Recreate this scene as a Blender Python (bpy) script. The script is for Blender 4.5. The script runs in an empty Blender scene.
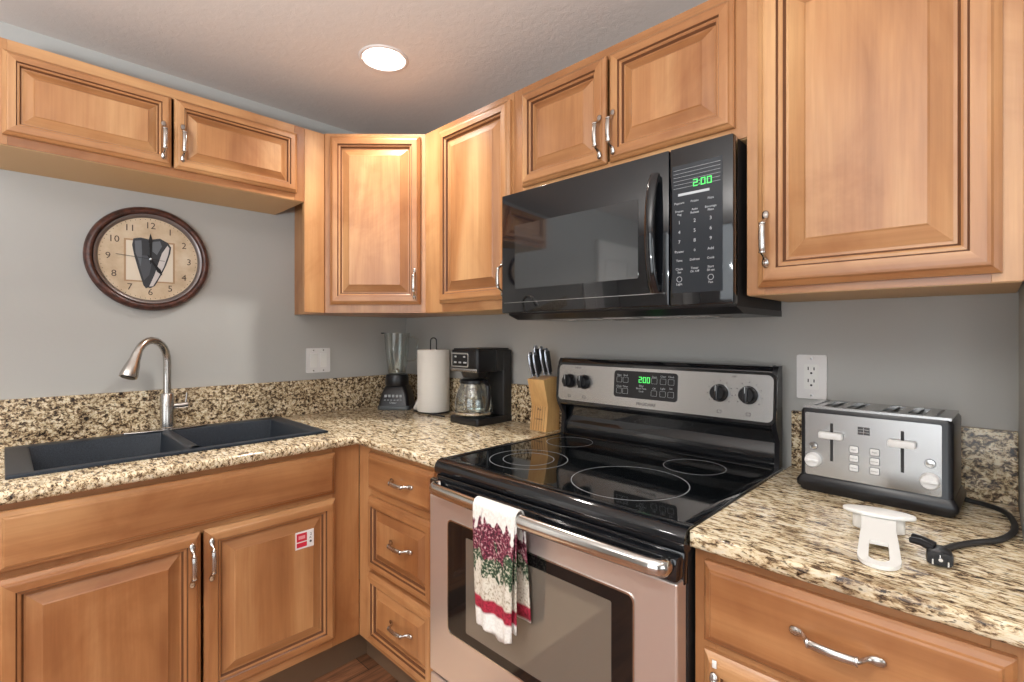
import bpy, bmesh, math, random
from mathutils import Vector, Matrix
random.seed(7)
S = bpy.context.scene
C = S.collection
R = math.radians
PI = math.pi

# ---------------------------------------------------------------- camera
cam_d = bpy.data.cameras.new('camera'); cam = bpy.data.objects.new('camera', cam_d); C.objects.link(cam)
cam.location = (2.3083, -1.5458, 1.2828)
cam.rotation_euler = (R(90), 0, R(44.183))
cam_d.sensor_width = 36.0; cam_d.lens = 496.01/1024*36.0
cam_d.shift_y = -0.00601; cam_d.clip_start = 0.02
S.camera = cam

# ---------------------------------------------------------------- world, exposure
W = bpy.data.worlds.new('world'); S.world = W; W.use_nodes = True
W.node_tree.nodes['Background'].inputs[0].default_value = (0.80, 0.88, 1.0, 1)
W.node_tree.nodes['Background'].inputs[1].default_value = 1.0
S.view_settings.view_transform = 'Standard'; S.view_settings.look = 'None'
S.view_settings.gamma = 1.0; S.view_settings.use_curve_mapping = False
S.view_settings.exposure = 0.32

CEIL = 2.2991; FLOOR = 0.045
# ---------------------------------------------------------------- room lights, added fills
def area(name, loc, rot, size, power, col=(1,1,1), shape='DISK', size_y=None, spread=None):
    l = bpy.data.lights.new(name, 'AREA'); l.shape = shape; l.size = size
    if size_y: l.size_y = size_y
    l.energy = power; l.color = col
    if spread: l.spread = spread
    o = bpy.data.objects.new(name, l); C.objects.link(o); o.location = loc; o.rotation_euler = rot
    return o
DOWN = [(0.699, -0.566), (1.75, -2.05), (3.3, -1.0), (0.75, -2.6), (3.3, -2.9)]
POW = [6.2, 9.0, 6.0, 7.5, 7.5]
for i_, ((x, y), pw) in enumerate(zip(DOWN, POW)):
    area('downlight_lamp', (x, y, CEIL+(0.040 if i_ == 0 else -0.012)), (0, 0, 0), 0.10, pw, (1.0, 0.97, 0.92), spread=R(125))
# cool soft fill added at the far end of the room, source unseen
area('far_fill', (2.6, -4.30, 1.25), (R(90), 0, 0), 2.6, 34.0, (0.86, 0.94, 1.0), 'RECTANGLE', 2.0)
# fill lamp added behind the camera, aimed up to brighten the ceiling
area('ceiling_fill', (2.1, -2.35, 1.30), (R(180), 0, 0), 0.5, 80.0, (.93, .98, 1.0))
area('side_fill', (4.80, -2.0, 1.35), (R(90), 0, R(90)), 1.6, 14.0, (0.88, 0.95, 1.0), 'RECTANGLE', 1.3)  # another added fill, from the side; no opening in that wall

# ================================================================ materials
MATS = {}
def mat(name, col=(.8,.8,.8), rough=.5, metal=0.0, **kw):
    m = bpy.data.materials.new(name); m.use_nodes = True
    b = m.node_tree.nodes['Principled BSDF']
    b.inputs['Base Color'].default_value = (*col, 1)
    b.inputs['Roughness'].default_value = rough
    b.inputs['Metallic'].default_value = metal
    for k, v in kw.items():
        k = k.replace('_', ' ')
        b.inputs[k].default_value = (*v, 1) if isinstance(v, tuple) else v
    MATS[name] = m
    return m
def N(m, t, **kw):
    n = m.node_tree.nodes.new(t)
    for k, v in kw.items(): setattr(n, k, v)
    return n
def L(m, a, b): m.node_tree.links.new(a, b)
def bsdf(m): return m.node_tree.nodes['Principled BSDF']
def coords(m, scale=(1,1,1), rot=(0,0,0), rnd=False):
    tc = N(m, 'ShaderNodeTexCoord'); mp = N(m, 'ShaderNodeMapping')
    mp.inputs['Scale'].default_value = scale; mp.inputs['Rotation'].default_value = rot
    src = tc.outputs['Object']
    if rnd:
        oi = N(m, 'ShaderNodeObjectInfo'); mu = N(m, 'ShaderNodeMath', operation='MULTIPLY'); mu.inputs[1].default_value = 37.0
        L(m, oi.outputs['Random'], mu.inputs[0])
        ad = N(m, 'ShaderNodeVectorMath', operation='ADD'); L(m, src, ad.inputs[0]); L(m, mu.outputs[0], ad.inputs[1]); src = ad.outputs[0]
    L(m, src, mp.inputs['Vector'])
    return mp.outputs['Vector']
def noise(m, vec, scale=5, detail=4, rough=.5, dist=0.0):
    n = N(m, 'ShaderNodeTexNoise'); n.inputs['Scale'].default_value = scale; n.inputs['Detail'].default_value = detail
    n.inputs['Roughness'].default_value = rough; n.inputs['Distortion'].default_value = dist
    L(m, vec, n.inputs['Vector']); return n.outputs['Fac']
def ramp(m, fac, stops, interp='LINEAR'):
    r = N(m, 'ShaderNodeValToRGB'); cr = r.color_ramp; cr.interpolation = interp
    while len(cr.elements) > len(stops): cr.elements.remove(cr.elements[-1])
    while len(cr.elements) < len(stops): cr.elements.new(1.0)
    for e, (p, c) in zip(cr.elements, stops):
        e.position = p; e.color = (*c, 1) if len(c) == 3 else c
    L(m, fac, r.inputs[0]); return r.outputs['Color']
def mix(m, a, b, fac, blend='MIX'):
    x = N(m, 'ShaderNodeMix', data_type='RGBA', blend_type=blend)
    if isinstance(fac, (int, float)): x.inputs[0].default_value = fac
    else: L(m, fac, x.inputs[0])
    for s, v in ((x.inputs[6], a), (x.inputs[7], b)):
        if isinstance(v, tuple): s.default_value = (*v, 1)
        else: L(m, v, s)
    return x.outputs[2]
def bump(m, h, strength=.2, dist=.002):
    b = N(m, 'ShaderNodeBump'); b.inputs['Strength'].default_value = strength; b.inputs['Distance'].default_value = dist
    L(m, h, b.inputs['Height']); L(m, b.outputs[0], bsdf(m).inputs['Normal'])

def wood(name, vertical=True, c0=(.25,.092,.030), c1=(.425,.195,.076), c2=(.58,.325,.150)):
    m = mat(name, c1, .36); v = vertical
    bsdf(m).inputs['Coat Weight'].default_value = .30; bsdf(m).inputs['Coat Roughness'].default_value = .30
    sc = (7, 7, .7) if v else (.7, 7, 7)
    a = noise(m, coords(m, sc, rnd=True), 1.0, 4, .55, .6)
    base = ramp(m, a, [(.27, c0), (.48, c1), (.72, c2)])
    sc2 = (150, 150, 5) if v else (5, 150, 150)
    f = noise(m, coords(m, sc2, rnd=True), 1.0, 3, .6)
    fine = ramp(m, f, [(.3, (.86,.82,.78)), (.62, (1,1,1))])
    col = mix(m, base, fine, .65, 'MULTIPLY')
    bl = noise(m, coords(m, (3.2, 3.2, 2.0), rnd=True), 1.6, 3, .5)
    blot = ramp(m, bl, [(.33, (.86,.80,.74)), (.6, (1.06,1.05,1.03))])
    col = mix(m, col, blot, .55, 'MULTIPLY')
    br = noise(m, coords(m, (1.1, 1.1, .9), rnd=True), 2.2, 5, .62, 1.4)
    col = mix(m, col, ramp(m, br, [(.36, (.80,.70,.62)), (.48, (1,1,1)), (.66, (1.12,1.16,1.16))]), .7, 'MULTIPLY')
    oi = N(m, 'ShaderNodeObjectInfo')
    col = mix(m, col, ramp(m, oi.outputs['Random'], [(0, (.90,.84,.78)), (.5, (1,1,1)), (1, (1.06,1.08,1.08))]), .6, 'MULTIPLY')
    kn = N(m, 'ShaderNodeTexVoronoi'); kn.inputs['Scale'].default_value = 3.1
    L(m, coords(m, (1,1,1), rnd=True), kn.inputs['Vector'])
    kf = ramp(m, kn.outputs['Distance'], [(.018, (.30,.16,.09)), (.04, (1,1,1))])
    col = mix(m, col, kf, .65, 'MULTIPLY')
    L(m, col, bsdf(m).inputs['Base Color'])
    bump(m, f, .05, .001)
    return m
WV = wood('maple_vertical_grain'); WH = wood('maple_horizontal_grain', False)
GROOVE_SHADE = mat('groove_shade', (.13,.050,.020), .45)  # shadow lines of the door grooves, painted as dark brown
UNDER = mat('lit_cabinet_underside', (.62,.40,.19), .5)  # paler than the fronts: light from below put into the colour
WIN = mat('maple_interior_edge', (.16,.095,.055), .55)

def granite(name, sx=(1,1,1), rot=(0,0,0), dark=0.0, sc=1.0):
    m = mat(name, (.5,.4,.3), .14)
    v = coords(m, sx, rot)
    a = noise(m, v, 95*sc, 6, .72, .5); k = dark
    c = ramp(m, a, [(.34+k, (.020,.017,.016)), (.41+k, (.13,.085,.055)), (.455+k, (.38,.27,.16)), (.50+k, (.66,.54,.36)), (.56+k, (.80,.72,.55)), (.68+k, (.74,.70,.62))])
    b = noise(m, v, 14*sc, 4, .6, 1.0)
    tint = ramp(m, b, [(.30, (.50,.42,.34)), (.44, (.92,.86,.76)), (.60, (1.06,1.04,1.0))])
    c = mix(m, c, tint, .75, 'MULTIPLY')
    d = noise(m, v, 210*sc, 2, .5)
    sp = ramp(m, d, [(.34, (.10,.09,.085)), (.40, (1,1,1))])
    c = mix(m, c, sp, .8, 'MULTIPLY')
    L(m, c, bsdf(m).inputs['Base Color'])
    return m
GR = granite('granite_streaked', (.42, 1.15, 1.0), (0, 0, R(12)), 0.0, .95)
GRS = granite('granite_splash', (.8, .8, 1.0), (0,0,0), .036, 1.05)

WALL = mat('wall_paint', (.44,.435,.415), .7)
n_ = noise(WALL, coords(WALL), 90, 4, .6); bump(WALL, n_, .12, .002)
CEILM = mat('ceiling_paint', (.66,.61,.575), .85)
n_ = noise(CEILM, coords(CEILM), 38, 6, .65, .5); bump(CEILM, n_, .45, .004)
WHITE = mat('white_plastic', (.80,.79,.76), .35)
OFFW = mat('switch_white', (.76,.74,.73), .35)
BLK = mat('black_plastic', (.009,.009,.011), .28)
BLKM = mat('black_matte', (.018,.017,.017), .55)
BLKG = mat('black_gloss', (.006,.007,.009), .06, 0.0, Coat_Weight=.5, Coat_Roughness=.03)
COOK = mat('cooktop_glass', (.004,.005,.006), .045, 0.0, Specular_IOR_Level=.6)
n_ = noise(COOK, coords(COOK), 260, 2, .5)
L(COOK, ramp(COOK, n_, [(.72, (.004,.005,.006)), (.80, (.05,.055,.06))]), bsdf(COOK).inputs['Base Color'])
RINGM = mat('burner_print', (.30,.31,.32), .3)
STEEL = mat('brushed_steel', (.52,.515,.51), .27, 1.0)
n_ = noise(STEEL, coords(STEEL, (3, 3, 400)), 1.0, 2, .5); bump(STEEL, n_, .05, .0006)
STEELD = mat('oven_door_steel', (.74,.66,.615), .34, .80)  # pinkish tint: the floor's reflection put into the steel colour
STEELP = mat('polished_steel', (.66,.65,.63), .14, 1.0)
NICK = mat('satin_nickel', (.56,.53,.50), .24, 1.0)
CHROME = mat('chrome', (.80,.81,.83), .08, 1.0)
SINK = mat('graphite_composite', (.018,.024,.034), .40, 0.0, Specular_IOR_Level=.28)
n_ = noise(SINK, coords(SINK), 400, 2, .5)
L(SINK, ramp(SINK, n_, [(.35, (.012,.017,.025)), (.66, (.028,.036,.048))]), bsdf(SINK).inputs['Base Color'])
def glass(name, tint=(1,1,1), rough=.0, alpha_mix=.86):
    m = bpy.data.materials.new(name); m.use_nodes = True; nt = m.node_tree; nt.nodes.clear()
    o = nt.nodes.new('ShaderNodeOutputMaterial'); g = nt.nodes.new('ShaderNodeBsdfGlossy'); t = nt.nodes.new('ShaderNodeBsdfTransparent')
    mx = nt.nodes.new('ShaderNodeMixShader'); fr = nt.nodes.new('ShaderNodeLayerWeight'); fr.inputs['Blend'].default_value = .35
    t.inputs[0].default_value = (*tint, 1); g.inputs['Roughness'].default_value = .04
    mr = nt.nodes.new('ShaderNodeMapRange'); mr.inputs[3].default_value = .06; mr.inputs[4].default_value = .75
    nt.links.new(fr.outputs['Facing'], mr.inputs[0]); nt.links.new(mr.outputs[0], mx.inputs[0])
    nt.links.new(t.outputs[0], mx.inputs[1]); nt.links.new(g.outputs[0], mx.inputs[2]); nt.links.new(mx.outputs[0], o.inputs[0])
    MATS[name] = m; return m
GLASS = glass('clear_glass', (.93,.95,.94))
def emis(name, col, st):
    m = mat(name, (0,0,0), .5); b = bsdf(m); b.inputs['Emission Color'].default_value = (*col, 1); b.inputs['Emission Strength'].default_value = st; return m
GREEN = emis('green_display', (.10, .85, .16), 1.3)
LENS = emis('lamp_lens', (1.0, .96, .90), 9.0)
PRINTW = mat('white_print', (.50,.52,.54), .5)
PRINTD = mat('dark_print', (.06,.06,.065), .5)
BLOCKW = wood('block_wood', True, (.66,.37,.13), (.76,.48,.20), (.82,.56,.28))
PAPER = mat('paper_towel', (.84,.80,.74), .95)
n_ = noise(PAPER, coords(PAPER), 160, 3, .5); bump(PAPER, n_, .4, .002)
# floor planks
FL = mat('floor_planks', (.16,.07,.035), .38)
v = coords(FL, (1,1,1), (0,0,R(90)))
bt = N(FL, 'ShaderNodeTexBrick'); bt.inputs['Scale'].default_value = 1.0; bt.inputs['Brick Width'].default_value = 1.2; bt.inputs['Row Height'].default_value = .13
bt.inputs['Mortar Size'].default_value = .0015; bt.inputs['Color1'].default_value = (.27,.125,.065,1); bt.inputs['Color2'].default_value = (.16,.072,.038,1); bt.inputs['Mortar'].default_value = (.02,.01,.006,1)
L(FL, v, bt.inputs['Vector'])
n_ = noise(FL, coords(FL, (30, 2.2, 1)), 1.5, 6, .65, 1.4)
L(FL, mix(FL, bt.outputs['Color'], ramp(FL, n_, [(.35, (.35,.30,.28)), (.6, (1.35,1.25,1.15))]), .85, 'MULTIPLY'), bsdf(FL).inputs['Base Color'])

# ================================================================ mesh tools
class MB:
    def __init__(s): s.bm = bmesh.new(); s.mi = 0
    def merge(s, b, M=None):
        if M: b.transform(M)
        for f in b.faces:
            if s.mi: f.material_index = s.mi
        me = bpy.data.meshes.new('t'); b.to_mesh(me); b.free(); s.bm.from_mesh(me); bpy.data.meshes.remove(me); return s
    def box(s, a, b, bev=0, seg=2, M=None):
        t = bmesh.new(); bmesh.ops.create_cube(t, size=1)
        a = Vector(a); b = Vector(b)
        t.transform(Matrix.Translation((a+b)/2) @ Matrix.Diagonal((*(b-a), 1)))
        if bev: bmesh.ops.bevel(t, geom=t.edges[:], offset=bev, segments=seg, affect='EDGES', profile=.5)
        return s.merge(t, M)
    def loft(s, rings, cap=(True, True), closed=True, M=None, faces_mat=None):
        t = bmesh.new(); vs = [[t.verts.new(p) for p in r] for r in rings]; n = len(rings[0]); ri = -1
        for a, b in zip(vs, vs[1:]):
            ri += 1
            for i in range(n if closed else n-1):
                j = (i+1) % n
                try: f = t.faces.new((a[i], a[j], b[j], b[i]))
                except ValueError: continue
                if faces_mat: f.material_index = faces_mat(i, ri)
        if cap[0]:
            t.faces.new(vs[0][::-1])
        if cap[1]:
            t.faces.new(vs[-1])
        bmesh.ops.recalc_face_normals(t, faces=t.faces[:])
        return s.merge(t, M)
    def tube(s, pts, r, seg=12, ry=None, up=Vector((0,0,1)), M=None, cap=True):
        pts = [Vector(p) for p in pts]; n = len(pts)
        if isinstance(r, (int, float)): r = [r]*n
        if ry is None: ry = r
        elif isinstance(ry, (int, float)): ry = [ry]*n
        rings = []; prev = None
        for i, p in enumerate(pts):
            d = (pts[min(i+1, n-1)] - pts[max(i-1, 0)]).normalized()
            if prev is None:
                u = up if abs(d.dot(up)) < .95 else Vector((1,0,0))
                a = d.cross(u).normalized()
            else: a = (prev - d*prev.dot(d)).normalized()
            prev = a; b = d.cross(a)
            rings.append([p + a*math.cos(2*PI*k/seg)*r[i] + b*math.sin(2*PI*k/seg)*ry[i] for k in range(seg)])
        return s.loft(rings, (cap, cap), M=M)
    def lathe(s, prof, c=(0,0,0), seg=32, cap=(True, True), M=None):
        rings = [[(c[0]+r*math.cos(2*PI*k/seg), c[1]+r*math.sin(2*PI*k/seg), c[2]+z) for k in range(seg)] for r, z in prof]
        return s.loft(rings, cap, M=M)
    def prism(s, poly, z0, z1, bev=0, M=None, seg=2):
        t = bmesh.new(); f = t.faces.new([t.verts.new((x, y, z0)) for x, y in poly])
        r = bmesh.ops.extrude_face_region(t, geom=[f])
        for v in [g for g in r['geom'] if isinstance(g, bmesh.types.BMVert)]: v.co.z = z1
        bmesh.ops.recalc_face_normals(t, faces=t.faces[:])
        if bev: bmesh.ops.bevel(t, geom=t.edges[:], offset=bev, segments=seg, affect='EDGES', profile=.5)
        return s.merge(t, M)
    def text(s, body, size, M, ext=.0003, align='CENTER'):
        cu = bpy.data.curves.new('t', 'FONT'); cu.body = body; cu.size = size; cu.align_x = align; cu.align_y = 'CENTER'; cu.extrude = ext; cu.resolution_u = 2
        o = bpy.data.objects.new('t', cu); C.objects.link(o)
        me = bpy.data.meshes.new_from_object(o.evaluated_get(bpy.context.evaluated_depsgraph_get()))
        bpy.data.objects.remove(o); bpy.data.curves.remove(cu)
        t = bmesh.new(); t.from_mesh(me); bpy.data.meshes.remove(me)
        return s.merge(t, M)
    def build(s, name, mats, parent=None, smooth=True, loc=None, rot=None, autos=35):
        me = bpy.data.meshes.new(name); s.bm.to_mesh(me); s.bm.free()
        if not isinstance(mats, (list, tuple)): mats = [mats]
        for m in mats: me.materials.append(m)
        if smooth:
            me.polygons.foreach_set('use_smooth', [True]*len(me.polygons))
            me.set_sharp_from_angle(angle=R(autos))
        o = bpy.data.objects.new(name, me); C.objects.link(o)
        if parent: o.parent = parent
        if loc: o.location = loc
        if rot: o.rotation_euler = rot
        return o
def catmull(P_, n=8):
    P_ = [Vector(p) for p in P_]; out = []; Q = [P_[0]] + P_ + [P_[-1]]
    for i in range(1, len(Q)-2):
        for k in range(n):
            u = k/n; a, b, c_, d = Q[i-1], Q[i], Q[i+1], Q[i+2]
            out.append(.5*((2*b) + (c_-a)*u + (2*a-5*b+4*c_-d)*u*u + (3*b-a-3*c_+d)*u**3))
    out.append(P_[-1]); return out
def FM(x, y, z): return Matrix.Translation((x, y, z)) @ Matrix.Rotation(R(90), 4, 'X')    # text plane facing -Y
def tag(o, label, cat, group=None):
    o['label'] = label; o['category'] = cat
    if group: o['group'] = group
    return o
def thing(name, label, cat, loc=(0,0,0), rz=0, group=None):
    o = bpy.data.objects.new(name, None); C.objects.link(o); o.location = loc; o.rotation_euler = (0,0,rz); o.empty_display_size = .05
    return tag(o, label, cat, group)
def struct(o): o['kind'] = 'structure'; return o
def rrect(x0, x1, z0, z1, r, n=5):
    out = []
    for cx, cz, a0 in ((x1-r, z1-r, 0), (x0+r, z1-r, 90), (x0+r, z0+r, 180), (x1-r, z0+r, 270)):
        for k in range(n+1):
            a = R(a0 + 90*k/n); out.append((cx + r*math.cos(a), cz + r*math.sin(a)))
    return out
VY = Matrix(((1,0,0,0),(0,0,-1,0),(0,1,0,0),(0,0,0,1)))       # maps (x, z', d) prism coords to front plane: x, z up, depth toward -Y
def plate(mb, x0, x1, z0, z1, y0, y1, r=.004, bev=0, n=5):      # rounded rectangle plate between y0 (front, smaller) and y1
    return mb.prism(rrect(x0, x1, z0, z1, r, n), -y1, -y0, bev, VY)

# ================================================================ room shell
XE, YS = 4.9, -4.4
def slab(name, a, b, m): return struct(MB().box(a, b).build(name, m, smooth=False))
slab('floor', (-.1, YS, FLOOR-.08), (XE, .1, FLOOR), FL)
slab('wall_left', (-.12, YS, FLOOR), (0, .12, CEIL+.1), WALL)
slab('wall_back', (0, 0, FLOOR), (XE, .12, CEIL+.1), WALL)
slab('wall_right', (2.347, -.30, FLOOR), (2.447, 0, CEIL), WALL)
slab('wall_east', (XE, YS, FLOOR), (XE+.1, .12, CEIL+.1), WALL)
slab('wall_south', (-.12, YS-.1, FLOOR), (XE+.1, YS, CEIL+.1), WALL)
def ceiling():
    b = bmesh.new(); cx, cy = DOWN[0]; h = .3; n = 32; rr = .078
    inner = []; outer = []; top = []
    for k in range(n):
        a = 2*PI*(k+.5)/n; c, s_ = math.cos(a), math.sin(a); q = h/max(abs(c), abs(s_))
        inner.append(b.verts.new((cx+rr*c, cy+rr*s_, CEIL))); outer.append(b.verts.new((cx+q*c, cy+q*s_, CEIL)))
    corners = {}
    for k in range(n):
        j = (k+1) % n
        pa, pb = outer[k].co, outer[j].co
        if abs(pa.x-pb.x) > 1e-4 and abs(pa.y-pb.y) > 1e-4:
            cv = b.verts.new((cx + math.copysign(h, pa.x+pb.x-2*cx), cy + math.copysign(h, pa.y+pb.y-2*cy), CEIL))
            b.faces.new((inner[k], outer[k], cv, outer[j], inner[j]))
        else: b.faces.new((inner[k], outer[k], outer[j], inner[j]))
    def q(x0, y0, x1, y1): b.faces.new([b.verts.new(p) for p in ((x0,y0,CEIL),(x1,y0,CEIL),(x1,y1,CEIL),(x0,y1,CEIL))])
    q(-.1, YS, XE, cy-h); q(-.1, cy+h, XE, .1); q(-.1, cy-h, cx-h, cy+h); q(cx+h, cy-h, XE, cy+h)
    m = MB(); m.merge(b)
    m.box((-.1, YS, CEIL+.09), (XE, .1, CEIL+.12))
    struct(m.build('ceiling', CEILM, smooth=False))
ceiling()
# plain white door in the left wall beyond the cabinets
dm = MB(); dm.box((0.0, -3.35, FLOOR), (.03, -2.55, 2.05), .003)
for z0, z1 in ((.25, .95), (1.1, 1.9)):
    for y0 in (-3.25, -2.91): dm.box((.026, y0, z0), (.038, y0+.27, z1), .006)
struct(dm.build('door_1', WHITE, smooth=False))

# ================================================================ cabinets
def ring_panel(w, h, rings, name, parent, loc, rot=None, sc=1.0):
    """raised panel front: nested mitred rectangles; sides/rails carry their own grain direction"""
    mb = MB()
    rr = [[(i*sc, y, i*sc), (w-i*sc, y, i*sc), (w-i*sc, y, h-i*sc), (i*sc, y, h-i*sc)] for i, y in rings]
    rr = [[(0,0,0),(w,0,0),(w,0,h),(0,0,h)]] + rr
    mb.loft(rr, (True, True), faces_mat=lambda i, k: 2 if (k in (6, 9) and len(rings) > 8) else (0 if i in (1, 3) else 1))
    return mb.build(name, [WV if len(rings) > 8 else WH, WH, GROOVE_SHADE], parent, smooth=False, loc=loc, rot=rot)
RAISED = [(0,-.010),(.004,-.0135),(.009,-.0165),(.012,-.0205),(.016,-.0215),(.034,-.0215),(.037,-.0155),(.041,-.0155),(.044,-.0135),(.048,-.0055),(.0525,-.0055),(.079,-.0165),(.082,-.0190)]
SLAB = [(0,-.010),(.004,-.014),(.012,-.017),(.014,-.0205),(.018,-.0215)]
def pull(parent, x, z, y=-.0215, horizontal=False):
    pts = [(-.064,.0035,.003,.001),(-.061,.0045,.0065,.003),(-.053,.0050,.0078,.0042),(-.046,.0065,.0062,.0040),(-.041,.0125,.0040,.0040),(-.036,.0215,.0036,.0042),(-.032,.0260,.0052,.0052),(-.029,.0275,.0068,.0052),(-.015,.0300,.0068,.0046),(0,.0310,.0070,.0046)]
    pts = pts + [(-a, b, c, d) for a, b, c, d in pts[-2::-1]]
    mb = MB()
    mb.tube([(0, -q[1], q[0]) for q in pts], [q[2] for q in pts], 12, [q[3] for q in pts], up=Vector((0,1,0)))
    for s_ in (-1, 1): mb.tube([(0, -.0272, s_*.0305), (0, -.0272, s_*.0335)], .0078, 12, .0062, up=Vector((0,1,0)))
    return mb.build('handle', NICK, parent, loc=(x, y, z), rot=(0, R(90), 0) if horizontal else None, autos=60)
def carcass(parent, x0, x1, depth, z0, z1, top=True, stile=.04, rail=.035, mids=()):
    """cabinet box in the local frame, face frame front at y=0, interior behind it; open top if asked"""
    t = .016; sl, sr = stile if isinstance(stile, tuple) else (stile, stile)
    for a, b_ in [(z0, z0+rail), (z1-rail, z1)] + list(mids):
        MB().box((x0+sl+.0003, .0003, a), (x1-sr-.0003, .0185, b_)).build('rail', WH, parent, smooth=False)
    for a, b_ in ((x0, x0+sl), (x1-sr, x1)):
        MB().box((a, 0, z0), (b_, .019, z1), .0006, 1).build('stile', WV, parent, smooth=False)
    b = MB()
    b.box((x0+.0003, .0195, z0+.0003), (x0+t, depth, z1-.0003)); b.box((x1-t, .0195, z0+.0003), (x1-.0003, depth, z1-.0003))
    b.box((x0+t, .0195, z0+.0003), (x1-t, depth, z0+t)); b.box((x0+t, depth-.006, z0+t), (x1-t, depth, z1-.0003))
    if top:
        b.box((x0+t, .0195, z1-t), (x1-t, depth, z1-.0003))
        MB().box((x0+.002, .006, z0-.0015), (x1-.002, depth-.001, z0+.0001)).build('bottom_panel', UNDER, parent, smooth=False)
    return b.build('body', WV, parent, smooth=False)
def front(parent, x0, x1, z0, z1, kind='door', prof=RAISED, hx=None, hz=None, horiz=False, y=-.0005, sc=1.0):
    d = ring_panel(x1-x0, z1-z0, prof, kind, parent, (x0, y, z0), sc=sc)
    if hx is not None: pull(d, hx-x0, hz-z0, horizontal=horiz)
    return d
def west(name, label, cat, xf): return thing(name, label, cat, (xf, 0, 0), R(90))     # local x = world y, local -y = world +x
UG = None
# --- upper cabinets
ZT = 2.120
c = west('wall_cabinet', 'short two-door maple wall cabinet above the clock and sink', 'cabinet', .305)
carcass(c, -1.575, -.692, .303, 1.8208, ZT)
front(c, -1.545, -1.146, 1.848, 2.085, hx=-1.171, hz=1.930, sc=.8)
front(c, -1.138, -.725, 1.848, 2.085, hx=-1.116, hz=1.934, sc=.8)

c = thing('corner_wall_cabinet', 'diagonal corner maple wall cabinet with one tall door, above the blender', 'cabinet', (0,0,0))
mb = MB(); Z0 = 1.3749
foot = [(.002,-.002), (.002,-.607), (.3132,-.607), (.607,-.3132), (.607,-.002)]
mb.prism(foot, Z0, ZT); mb.build('body', WV, c, smooth=False)
mb = MB(); mb.box((.284, -.6905, Z0), (.3045, -.608, ZT), .0008); mb.build('filler_strip', WV, c, smooth=False)
dg = MB(); 
rr = [[(i, y, i), (.374-i, y, i), (.374-i, y, .697-i), (i, y, .697-i)] for i, y in [(0,0)]+RAISED]
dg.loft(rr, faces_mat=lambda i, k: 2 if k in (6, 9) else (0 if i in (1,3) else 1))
d = dg.build('door', [WV, WH, GROOVE_SHADE], c, smooth=False, loc=(.3132+.0225*.7071+.0005, -.607+.0225*.7071-.0005, 1.408), rot=(0,0,R(45)))
pull(d, .352, .085)

c = thing('tall_wall_cabinet', 'maple wall cabinet with one door between corner cabinet and microwave', 'cabinet', (0, -.3132, 0))
carcass(c, .608, 1.1205, .311, 1.3749, ZT, stile=(.112,.03))
front(c, .716, 1.111, 1.408, 2.095, hx=1.090, hz=1.478)
c = thing('bridge_wall_cabinet', 'short two-door maple wall cabinet directly above the black microwave', 'cabinet', (0, -.3132, 0))
carcass(c, 1.1215, 1.8895, .311, 1.752, ZT)
front(c, 1.168, 1.502, 1.780, 2.092, hx=1.488, hz=1.856, sc=.95)
front(c, 1.513, 1.862, 1.780, 2.092, hx=1.533, hz=1.858, sc=.95)
c = thing('large_wall_cabinet', 'large maple wall cabinet with one wide door above the toaster', 'cabinet', (0, -.3234, 0))
carcass(c, 1.8912, 2.345, .321, 1.3757, ZT)
front(c, 1.918, 2.319, 1.391, 2.095, hx=1.940, hz=1.498, sc=1.22)

# --- base cabinets
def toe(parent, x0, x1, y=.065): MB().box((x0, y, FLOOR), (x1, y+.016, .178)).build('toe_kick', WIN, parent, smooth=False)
c = west('sink_base_cabinet', 'maple base cabinet with two doors and false drawer front below the sink', 'cabinet', .6225)
carcass(c, -1.60, -.6235, .62, .174, .8835, top=False, stile=(.045,.103), mids=[(.695,.73)])
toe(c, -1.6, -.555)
front(c, -1.557, -.722, .722, .866, 'false_drawer_front', SLAB)
front(c, -1.557, -1.137, .205, .704, hx=-1.162, hz=.615)
sd = front(c, -1.129, -.722, .205, .704, hx=-1.112, hz=.617)
# sticker on the right door
RED = mat('sticker_red', (.62,.02,.05), .4); STW = mat('sticker_white', (.82,.80,.80), .4); PNK = mat('sticker_pink', (.80,.35,.38), .4)
st = MB(); st.box((.264, -.0200, .360), (.326, -.0190, .418)); st = st.build('warning_sticker', STW, sd, smooth=False)
s2 = MB(); s2.box((.268, -.0205, .385), (.302, -.0200, .412)); s2.box((.268, -.0205, .366), (.302, -.0200, .381)); s2.build('sticker_print', RED, st, smooth=False)
s2 = MB(); s2.box((.274, -.0210, .393), (.296, -.0205, .404)); s2.build('sticker_patch', PNK, st, smooth=False)
s2 = MB(); s2.text('2', .012, FM(.316, -.0203, .402)); s2.text('A', .010, FM(.314, -.0203, .391)); s2.lathe([(.004,0),(.004,.0004)], (0,0,0), 14, M=FM(.315, -.0201, .378)); s2.build('sticker_marks', PRINTD, st, smooth=False)

c = thing('drawer_base_cabinet', 'narrow maple base cabinet with three stacked drawers left of the range', 'cabinet', (0, -.6225, 0))
carcass(c, .6235, 1.1315, .62, .174, .8835, top=False, stile=(.089,.04), mids=[(.70,.745),(.43,.465)])
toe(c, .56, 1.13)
front(c, .709, 1.092, .738, .866, 'drawer', SLAB, hx=.938, hz=.802, horiz=True)
front(c, .709, 1.092, .456, .710, 'drawer', RAISED, hx=.932, hz=.597, horiz=True, sc=.85)
front(c, .709, 1.092, .200, .440, 'drawer', RAISED, hx=.934, hz=.332, horiz=True, sc=.85)
c = thing('right_base_cabinet', 'maple base cabinet with one drawer above a door, right of the range', 'cabinet', (0, -.6225, 0))
carcass(c, 1.899, 2.345, .62, .174, .8835, top=False, mids=[(.69,.725)])
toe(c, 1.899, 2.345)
front(c, 1.921, 2.330, .716, .864, 'drawer', SLAB, hx=2.132, hz=.803, horiz=True)
d = front(c, 1.921, 2.330, .205, .699, hx=1.945, hz=.608)
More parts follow.
